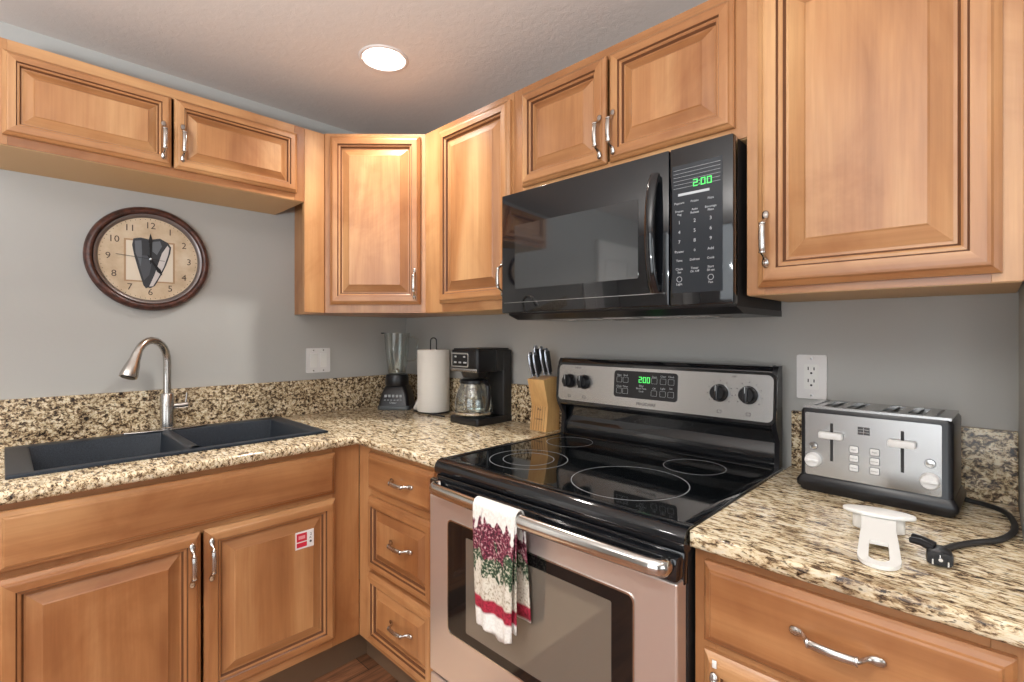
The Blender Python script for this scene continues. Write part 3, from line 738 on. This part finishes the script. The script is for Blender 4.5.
jr = MB(); jr.lathe([(.036, .1725), (.040, .180), (.047, .230), (.054, .300), (.058, .372), (.060, .378), (.057, .378), (.051, .300), (.044, .230), (.036, .184), (.001, .180)], seg=32, cap=(True, True)); jr = jr.build('jar', GLASS, bd)
mb = MB(); mb.tube([(.055, 0, .355), (.078, 0, .358), (.094, 0, .345), (.094, 0, .270), (.080, 0, .240), (.049, 0, .236)], .0075, 10, .005); mb.build('jar_handle', GLASS, jr)
mb = MB(); mb.box((-.072, -.012, .373), (-.056, .012, .380), .002); mb.build('spout_lip', BLK, jr)
mb = MB()
for k in range(4): mb.box((0, -.004, 0), (.022, .004, .0015), .0004, M=Matrix.Translation((0, 0, .189)) @ Matrix.Rotation(R(90*k+20), 4, 'Z') @ Matrix.Rotation(R(-25), 4, 'Y'))
mb.lathe([(.008, .180), (.008, .190)], seg=12); mb.build('blades', STEELP, jr)
pts = catmull([(.05, .0, .012), (.085, -.02, .005), (.11, -.10, .005), (.16, -.145, .005), (.22, -.20, .005), (.27, -.24, .005)], 4)
MB().tube([(a, b, c_) for a, b, c_ in pts], .0036, 8).build('power_cord', BLK, bd, autos=80)

# --- coffee maker + carafe
cm = thing('coffee_maker', 'black drip coffee maker beside the paper towel roll', 'coffee maker', (.650, -.222, CT))
mb = MB(); mb.prism(rrect(0, .178, 0, .205, .012, 4), 0, .028, .003); mb.build('base', BLK, cm, autos=45)
mb = MB(); mb.box((.004, .152, .026), (.174, .203, .306), .006); mb.box((.004, .112, .216), (.174, .156, .306), .006); mb.build('rear_housing', BLKM, cm, autos=45)
mb = MB(); mb.prism(rrect(.002, .172, .006, .12, .014, 4), .215, .306, .003)
mb.lathe([(.050, .190), (.062, .2155)], (.087, .068, 0), 28); hd_ = mb.build('brew_head', BLK, cm, autos=45)
mb = MB(); mb.prism(rrect(.010, .165, .010, .20, .012, 4), .306, .312, .002); mb.build('lid', BLKM, cm)
mb = MB(); t = [rrect(.010, .120, .234, .294, .008), rrect(.016, .114, .240, .288, .006)]
mb.loft([[(x, .0065, z) for x, z in t[0]], [(x, .0035, z) for x, z in t[0]], [(x, .0035, z) for x, z in t[1]], [(x, .0065, z) for x, z in t[1]]], (False, False)); pf = mb.build('control_bezel', STEELP, hd_, smooth=False)
mb = MB()
for x, z, w in ((.030, .274, .012), (.086, .274, .012), (.026, .250, .016), (.056, .250, .016), (.086, .250, .020)): mb.box((x, .0040, z), (x+w, .0062, z+.007), .001)
mb.build('control_buttons', PRINTW, pf)
mb = MB(); mb.box((.004, .0045, .216), (.170, .0062, .230), .001); mb.build('steel_band', STEEL, hd_)
MB().lathe([(.062, .028), (.062, .031), (.001, .031)], (.087, .075, 0), 32).build('warming_plate', BLKM, cm)
cf = thing('coffee_carafe', 'round glass coffee carafe with black handle under the brewer', 'carafe', (.736, -.158, CT+.0315))
cf.scale = (1.12, 1.12, 1.0)
prof = [(.052, .0), (.066, .006), (.0715, .030), (.0715, .060), (.066, .090), (.054, .120), (.050, .136), (.048, .136), (.052, .119), (.064, .089), (.0695, .060), (.0695, .030), (.064, .008), (.001, .003)]
MB().lathe(prof, seg=40, cap=(True, False)).build('glass_bowl', GLASS, cf)
MB().lathe([(.0515, .134), (.0535, .136), (.0535, .146), (.045, .152), (.001, .153)], seg=36, cap=(True, False)).build('carafe_lid', BLK, cf)
MB().lathe([(.0725, .008), (.0728, .010), (.0735, .016), (.0722, .018)], seg=36, cap=(False, False)).build('base_band', STEELP, cf)
mb = MB(); mb.tube([(.050, -.010, .142), (.078, -.016, .146), (.100, -.021, .130), (.102, -.021, .080), (.094, -.019, .040), (.084, -.017, .030)], [.006,.007,.008,.008,.007,.005], 12, .006); mb.build('carafe_handle', BLK, cf)
mb = MB()
for k, t_ in enumerate(('10', '8', '6', '4')):
    for a0 in (-70, -48):
        z = .088-.018*k; r_ = .0722 if z < .07 else .0722-(z-.06)*.2
        a = R(a0); mb.text(t_, .009, Matrix.Translation((r_*math.cos(a), r_*math.sin(a), z)) @ Matrix.Rotation(a+PI/2, 4, 'Z') @ Matrix.Rotation(R(90), 4, 'X'), .0002)
mb.build('cup_marks', PRINTW, cf, smooth=False)

# --- knife block + knives
kb = thing('knife_block', 'light wood knife block left of the range', 'knife block', (1.012, -.112, CT))
mb = MB(); mb.loft([[(x, y, z) for y, z in ((0, 0), (.012, .095), (-.014, .198), (.040, .206), (.080, .206), (.080, 0))] for x in (0, .082)], (True, True)); kbb = mb.build('block', BLOCKW, kb, smooth=False)
mb = MB()
for k in range(6): mb.box((.006+.0125*k, -.0008, .002), (.0068+.0125*k, .003, .094), M=Matrix.Translation((0, 0, 0)) @ Matrix.Rotation(R(-7.2), 4, 'X'))
mb.text('Kai', .014, Matrix.Translation((.041, .0095, .082)) @ Matrix.Rotation(R(83), 4, 'X'), .0003); mb.text('STAINLESS', .0085, Matrix.Translation((.041, .0045, .044)) @ Matrix.Rotation(R(83), 4, 'X'), .0003)
mb.build('engraving', INK, kbb, smooth=False)
KS = mat('knife_steel', (.42,.45,.50), .25, .9)
kn = [(.016, .004, 0, 'front left of the five knives, short steel handle'), (.040, .004, .0, 'front right of the five knives, short steel handle'), (.022, .034, .035, 'rear left of the five knives, tall steel handle'), (.050, .034, .028, 'rear middle of the five knives, tall steel handle'), (.072, .036, .016, 'rear right of the five knives, dark-edged handle')]
for x, y, ex, lb in kn:
    k_ = thing('kitchen_knife', lb + ', in the wood block', 'knife', (1.012+x, -.112+y, CT+.2065+.008*(y > .02)), 0, 'knives in the wood block')
    k_.rotation_euler = (R(9), R(-5), 0)
    ln = .096+ex*.5
    mb = MB(); mb.tube([(0, 0, .001), (0, .0, .012), (0, -.002, ln*.5), (0, .001, ln*.85), (0, .004, ln)], [.0055, .0060, .0072, .0075, .004], 12, [.010, .010, .0125, .013, .007], up=Vector((0,1,0))); mb.build('handle', KS, k_)
    MB().tube([(.0018, .002, .010), (.0030, .001, ln*.5), (.0030, .003, ln*.88)], [.0055,.0068,.0068], 10, [.0105,.0128,.0122], up=Vector((0,1,0))).build('handle_inlay', BLKM, k_)

# --- toaster
ts = thing('toaster', 'four-slot stainless and black toaster on the right counter', 'toaster', (1.973, -.212, CT), R(-2.0))
TW, TD, TH = .280, .168, .200
mb = MB(); mb.loft([[(x, y, z) for x, y in rrect(a, TW-a, a*.6, TD-a*.6, .010, 3)] for a, z in ((.004, .0), (.0, .004), (.0, .030), (.002, .034), (.002, TH-.012), (.006, TH-.005))], (True, True)); tb = mb.build('body', BLK, ts, autos=40)
MB().loft([[(x, y, z) for x, y in rrect(a, TW-a, a*.8, TD-a*.8, .010, 3)] for a, z in ((-.004, .010), (-.006, .014), (-.006, .024), (.001, .036))], (True, True)).build('base_skirt', BLK, ts, autos=40)
mb = MB(); plate(mb, .014, TW-.020, .040, TH-.014, -.003, .004, .004); fp = mb.build('front_plate', STEEL, ts, smooth=False)
# steel top with four open slots
xs = [.006, .044, .072, .088, .116, .156, .184, .200, .228, TW-.006]; ys = [.006, .028, TD-.024, TD-.006]
t = bmesh.new(); vv = {}
def V(i, j):
    if (i, j) not in vv: vv[(i, j)] = t.verts.new((xs[i], ys[j], TH))
    return vv[(i, j)]
for i in range(9):
    for j in range(3):
        if i in (1, 3, 5, 7) and j == 1: continue
        t.faces.new((V(i, j), V(i+1, j), V(i+1, j+1), V(i, j+1)))
r = bmesh.ops.extrude_face_region(t, geom=t.faces[:])
for v in [g for g in r['geom'] if isinstance(g, bmesh.types.BMVert)]: v.co.z = TH-.006
bmesh.ops.recalc_face_normals(t, faces=t.faces[:])
mb = MB(); mb.merge(t); tp = mb.build('top_plate', STEEL, ts, smooth=False)
mb = MB()
for i in (1, 3, 5, 7): mb.box((xs[i]+.001, ys[1]+.001, TH-.0075), (xs[i+1]-.001, ys[2]-.001, TH-.0055)); mb.box((xs[i]+.013, ys[1], TH-.004), (xs[i]+.016, ys[2], TH-.002))
mb.build('bread_slots', BLKM, tp, smooth=False)
mb = MB()
for x in (.027, TW-.030): mb.box((x-.003, .030, TH), (x+.003, TD-.026, TH+.0006))
mb.build('top_grooves', BLK, tp, smooth=False)
WK = mat('silver_white_plastic', (.72,.71,.70), .35)
for x, z0, z1, zl in ((.068, .078, .165, .138), (.197, .078, .165, .139)):
    mb = MB(); mb.box((x-.0028, -.0036, z0), (x+.0028, -.0028, z1)); mb.build('lever_slot', BLKM, fp, smooth=False)
    mb = MB(); mb.box((x-.023, -.022, zl-.007), (x+.023, -.006, zl+.007), .0025); mb.box((x-.003, -.008, zl-.004), (x+.003, -.0035, zl+.004)); mb.build('lever', WK, ts)
for x, z in ((.031, .076), (.242, .070)):
    mb = MB(); mb.lathe([(.0165, .0035), (.0165, .008), (.0150, .016), (.0135, .018), (.001, .018)], (x, z, 0), 26, M=FWM); mb.box((x-.014, -.0215, z-.003), (x+.014, -.017, z+.003), .0015); mb.build('browning_knob', WK, ts)
for x, z in ((.031, .108), (.242, .105)):
    mb = MB(); mb.lathe([(.0085, .0028), (.0085, .0045), (.0075, .0045), (.0075, .0035), (.001, .0040)], (x, z, 0), 22, M=FWM); b_ = mb.build('round_button', STEELP, ts)
    mb = MB(); mb.loft([[(x+r_*math.cos(2*PI*k/22), -.0046-d_, z+r_*math.sin(2*PI*k/22)) for k in range(22)] for r_, d_ in ((.0092,-.001),(.0092,0),(.0082,0),(.0082,-.001))], (False, False)); mb.text('cancel', .0035, FM(x, -.0050, z-.001), .0001); mb.build('button_print', PRINTD, b_, smooth=False)
for i, x in enumerate((.111, .149)):
    for j, z in enumerate((.112, .092, .071)):
        mb = MB(); plate(mb, x-.008, x+.008, z-.0068, z+.0068, -.0055, -.0028, .002, .0004); b_ = mb.build('mode_button', WK, ts)
        mb = MB(); a = rrect(x-.0092, x+.0092, z-.008, z+.008, .0026, 3); b2 = rrect(x-.0083, x+.0083, z-.0071, z+.0071, .0022, 3)
        mb.loft([[(p, -.0029, q) for p, q in a], [(p, -.0036, q) for p, q in a], [(p, -.0036, q) for p, q in b2], [(p, -.0029, q) for p, q in b2]], (False, False)); mb.text(('Bagel', 'Defrost', 'Reheat')[j], .0040, FM(x, -.0059, z), .0001); mb.build('button_print', PRINTD, b_, smooth=False)
mb = MB(); mb.box((.118, -.0036, .147), (.140, -.0029, .164)); lg = mb.build('logo_badge', PRINTD, fp, smooth=False)
mb = MB(); mb.box((.119, -.0040, .1520), (.139, -.0035, .1530)); mb.box((.119, -.0040, .1580), (.139, -.0035, .1590)); mb.box((.1285, -.0040, .1480), (.1295, -.0035, .163)); mb.build('logo_lines', STEELP, lg, smooth=False)
# cord in the toaster's local frame
TI = Matrix.Translation((1.973, -.212, CT)) @ Matrix.Rotation(R(-2.0), 4, 'Z'); TI = TI.inverted()
cw = [(2.235, -.055, .940), (2.263, -.072, .9225), (2.294, -.082, .9205), (2.322, -.112, .9205), (2.335, -.175, .9205), (2.334, -.248, .9205), (2.316, -.315, .9205), (2.288, -.358, .9205), (2.262, -.402, .9205), (2.249, -.440, .9225), (2.243, -.462, .9245)]
cd = MB().tube([TI @ p for p in catmull(cw)], .0052, 12).build('power_cord', BLKM, ts, autos=80)
PM = TI @ Matrix.Translation((2.243, -.474, .9275)) @ Matrix.Rotation(R(-84), 4, 'Z') @ Matrix.Scale(1.25, 4)
pg = MB(); pg.loft([[tuple(Vector((x, y, z))) for y, z in rrect(-b, b, -b*.62, b*.62, b*.3, 3)] for x, b in ((-.016, .0060), (-.006, .0095), (.004, .0125), (.026, .0135), (.030, .0125))], (True, True), M=PM); pg = pg.build('plug', BLK, cd, autos=50)
mb = MB()
for y in (-.0075, .0075): mb.box((.029, y-.0008, -.0032), (.044, y+.0008, .0032), M=PM)
mb.tube([(.029, 0, .0045), (.046, 0, .0045)], .0022, 10, M=PM); mb.build('plug_prongs', mat('brass', (.62,.42,.20), .3, 1.0), pg) if False else mb.build('prongs', STEELP, cd)
mb = MB(); mb.tube([(.000, -.004, .006), (-.004, -.016, .010), (-.010, -.026, .010)], [.0055,.005,.0045], 10, M=PM); mb.build('cord_clip', BLK, cd)
mb = MB(); mb.tube([(.012, -.006, .006), (.008, -.018, .010), (.003, -.029, .009)], [.005,.0048,.004], 10, M=PM); mb.build('cord_clip', BLK, cd)

# --- white plastic tool
pt = thing('plastic_tool', 'white plastic oval-topped tool with a tongue and slot, in front of toaster', 'utensil', (2.152, -.395, CT), R(8))
mb = MB(); el = lambda a, b, n=40: [(a*math.cos(2*PI*k/n), b*math.sin(2*PI*k/n)) for k in range(n)]
mb.prism(el(.056, .024), .030, .037, .002); mb.build('oval_top', WHITE, pt, autos=50)
mb = MB(); mb.prism(el(.040, .015), .0005, .0302, .002); mb.build('pedestal', WHITE, pt, autos=50)
# tongue with rounded slot: ring loft
n = 8
def tongue(w, y0, y1, r): return [(-w, y0), (w, y0)] + [(w*math.cos(a), y1+w*.9*(1) - w*.9*(1) - r*math.sin(a)) for a in [PI*k/12 for k in range(1, 12)]]
def zt(y): return .0235 + (y+.0)*.105
outer = [(-.026, -.005), (-.025, -.06), (-.027, -.10), (-.0285, -.150)] + [(-.029*math.cos(a), -.162-.034*math.sin(a)) for a in [PI*k/12 for k in range(0, 13)]] + [(.0285, -.150), (.027, -.10), (.025, -.06), (.026, -.005)]
inner = [(-.013, -.112), (-.0133, -.120), (-.0136, -.135), (-.014, -.155)] + [(-.014*math.cos(a), -.164-.013*math.sin(a)) for a in [PI*k/12 for k in range(0, 13)]] + [(.014, -.155), (.0136, -.135), (.0133, -.120), (.013, -.112)]
mb = MB(); b = bmesh.new()
th = .006
def tz(y): return max(.001, .0255 + y*.135)
OT = [b.verts.new((x, y, tz(y)+th)) for x, y in outer]; IT = [b.verts.new((x, y, tz(y)+th)) for x, y in inner]
OB = [b.verts.new((x, y, tz(y))) for x, y in outer]; IB = [b.verts.new((x, y, tz(y))) for x, y in inner]
m_ = len(outer)
for i in range(m_):
    j = (i+1) % m_
    b.faces.new((OT[i], OT[j], IT[j], IT[i])); b.faces.new((OB[j], OB[i], IB[i], IB[j])); b.faces.new((OT[j], OT[i], OB[i], OB[j])); b.faces.new((IT[i], IT[j], IB[j], IB[i]))
bmesh.ops.recalc_face_normals(b, faces=b.faces[:]); mb.merge(b); mb.build('tongue', WHITE, pt, autos=50)

# ================================================================ dish towel
TM = mat('printed_towel', (.78,.75,.70), .95)
tc = N(TM, 'ShaderNodeTexCoord'); sp = N(TM, 'ShaderNodeSeparateXYZ'); L(TM, tc.outputs['Object'], sp.inputs[0])
nz = noise(TM, coords(TM, (1,1,.45)), 34, 2, .5); nf = noise(TM, coords(TM), 150, 3, .6)
def math_(m, op, a, b):
    x = N(m, 'ShaderNodeMath', operation=op)
    for i, v_ in enumerate((a, b)):
        if isinstance(v_, (int, float)): x.inputs[i].default_value = v_
        else: L(m, v_, x.inputs[i])
    return x.outputs[0]
Z = sp.outputs[2]                                   # local height below the bar: 0 top, -0.31 bottom
zz = math_(TM, 'ADD', Z, math_(TM, 'MULTIPLY', math_(TM, 'SUBTRACT', nz, .5), .17))
cloth = ramp(TM, nf, [(.3, (.70,.67,.62)), (.6, (.84,.82,.78))])
berry = ramp(TM, nf, [(.42, (.05,.008,.015)), (.54, (.22,.025,.06)), (.64, (.50,.34,.34))])
green = ramp(TM, nf, [(.42, (.015,.03,.015)), (.53, (.07,.12,.06)), (.60, (.50,.45,.36))])
parch = ramp(TM, nf, [(.36, (.36,.30,.22)), (.46, (.62,.56,.46)), (.7, (.72,.68,.60))])
redb = ramp(TM, nf, [(.35, (.20,.006,.02)), (.6, (.42,.02,.05))])
def step(v_, e, w=.003):
    mr = N(TM, 'ShaderNodeMapRange'); mr.inputs[1].default_value = e-w; mr.inputs[2].default_value = e+w; mr.inputs[3].default_value = 1; mr.inputs[4].default_value = 0; L(TM, v_, mr.inputs[0]); return mr.outputs[0]
col = mix(TM, cloth, berry, step(zz, -.030)); col = mix(TM, col, green, step(zz, -.098)); col = mix(TM, col, parch, step(zz, -.145))
col = mix(TM, col, redb, step(Z, -.205)); col = mix(TM, col, cloth, step(Z, -.236))
L(TM, col, bsdf(TM).inputs['Base Color'])
tw = thing('dish_towel', 'white kitchen towel with red flowers and red band over the oven handle', 'towel', (1.458, -.7190, .859))
def towel():
    cols_ = 34; rows_ = []
    back = [(.034 - .0*u, -.25*(1-u)) for u in [k/10 for k in range(10)]]
    top = [(.0155*math.cos(a), .0015+.0195*math.sin(a)) for a in [PI*k/10 for k in range(0, 11)]]
    frontp = [(-.0160 - .004*math.sin(PI*k/26), -.286*k/26) for k in range(1, 27)]
    path = [(.0160+.006*(1-k/9.), -.24+.024*k) for k in range(10)] + top + frontp
    t = bmesh.new(); g = []
    for i, (y, z) in enumerate(path):
        row = []
        isf = i > 15
        dwn = max(0, -z)/.286
        for k in range(cols_+1):
            u = k/cols_*2-1
            w = .072 - .010*dwn*(1 if isf else -.2)
            fold = (.0055*math.sin(u*5.2+.6) + .003*math.sin(u*11+2))*min(1, dwn*2.2)
            hem = (.010*u*u - .006*math.sin(u*4))*(dwn > .97)*(isf)
            row.append(t.verts.new((u*w + (.004*dwn if isf else .014*dwn), y + (fold*.9 if isf else -fold*.2) - (.003 if isf else 0)*dwn, z + hem)))
        g.append(row)
    for a, b_ in zip(g, g[1:]):
        for k in range(cols_): t.faces.new((a[k], a[k+1], b_[k+1], b_[k]))
    bmesh.ops.recalc_face_normals(t, faces=t.faces[:])
    mb = MB(); mb.merge(t); o_ = mb.build('cloth', TM, tw, autos=80)
    m_ = o_.modifiers.new('s', 'SOLIDIFY'); m_.thickness = .003; m_.offset = 0
    # second folded layer peeking out at the right edge
    t = bmesh.new(); g = []
    for i in range(20):
        z = -.008 - .250*i/19; row = []
        for k in range(7):
            u = k/6; row.append(t.verts.new((.052+.022*u, -.0130 + .003*math.sin(u*3), z)))
        g.append(row)
    for a, b_ in zip(g, g[1:]):
        for k in range(6): t.faces.new((a[k], a[k+1], b_[k+1], b_[k]))
    mb = MB(); mb.merge(t); o_ = mb.build('folded_edge', TM, tw, autos=80)
    m_ = o_.modifiers.new('s', 'SOLIDIFY'); m_.thickness = .003
towel()

# ================================================================ floor rug corner
RUG = mat('rug_weave', (.55,.38,.25), .95); n_ = noise(RUG, coords(RUG), 220, 3, .6); bump(RUG, n_, .5, .003)
tag(MB().box((.612, -1.70, FLOOR+.0005), (1.05, -.735, FLOOR+.009), .003).build('floor_rug', RUG), 'tan kitchen rug on the dark wood floor in front of the sink', 'rug')
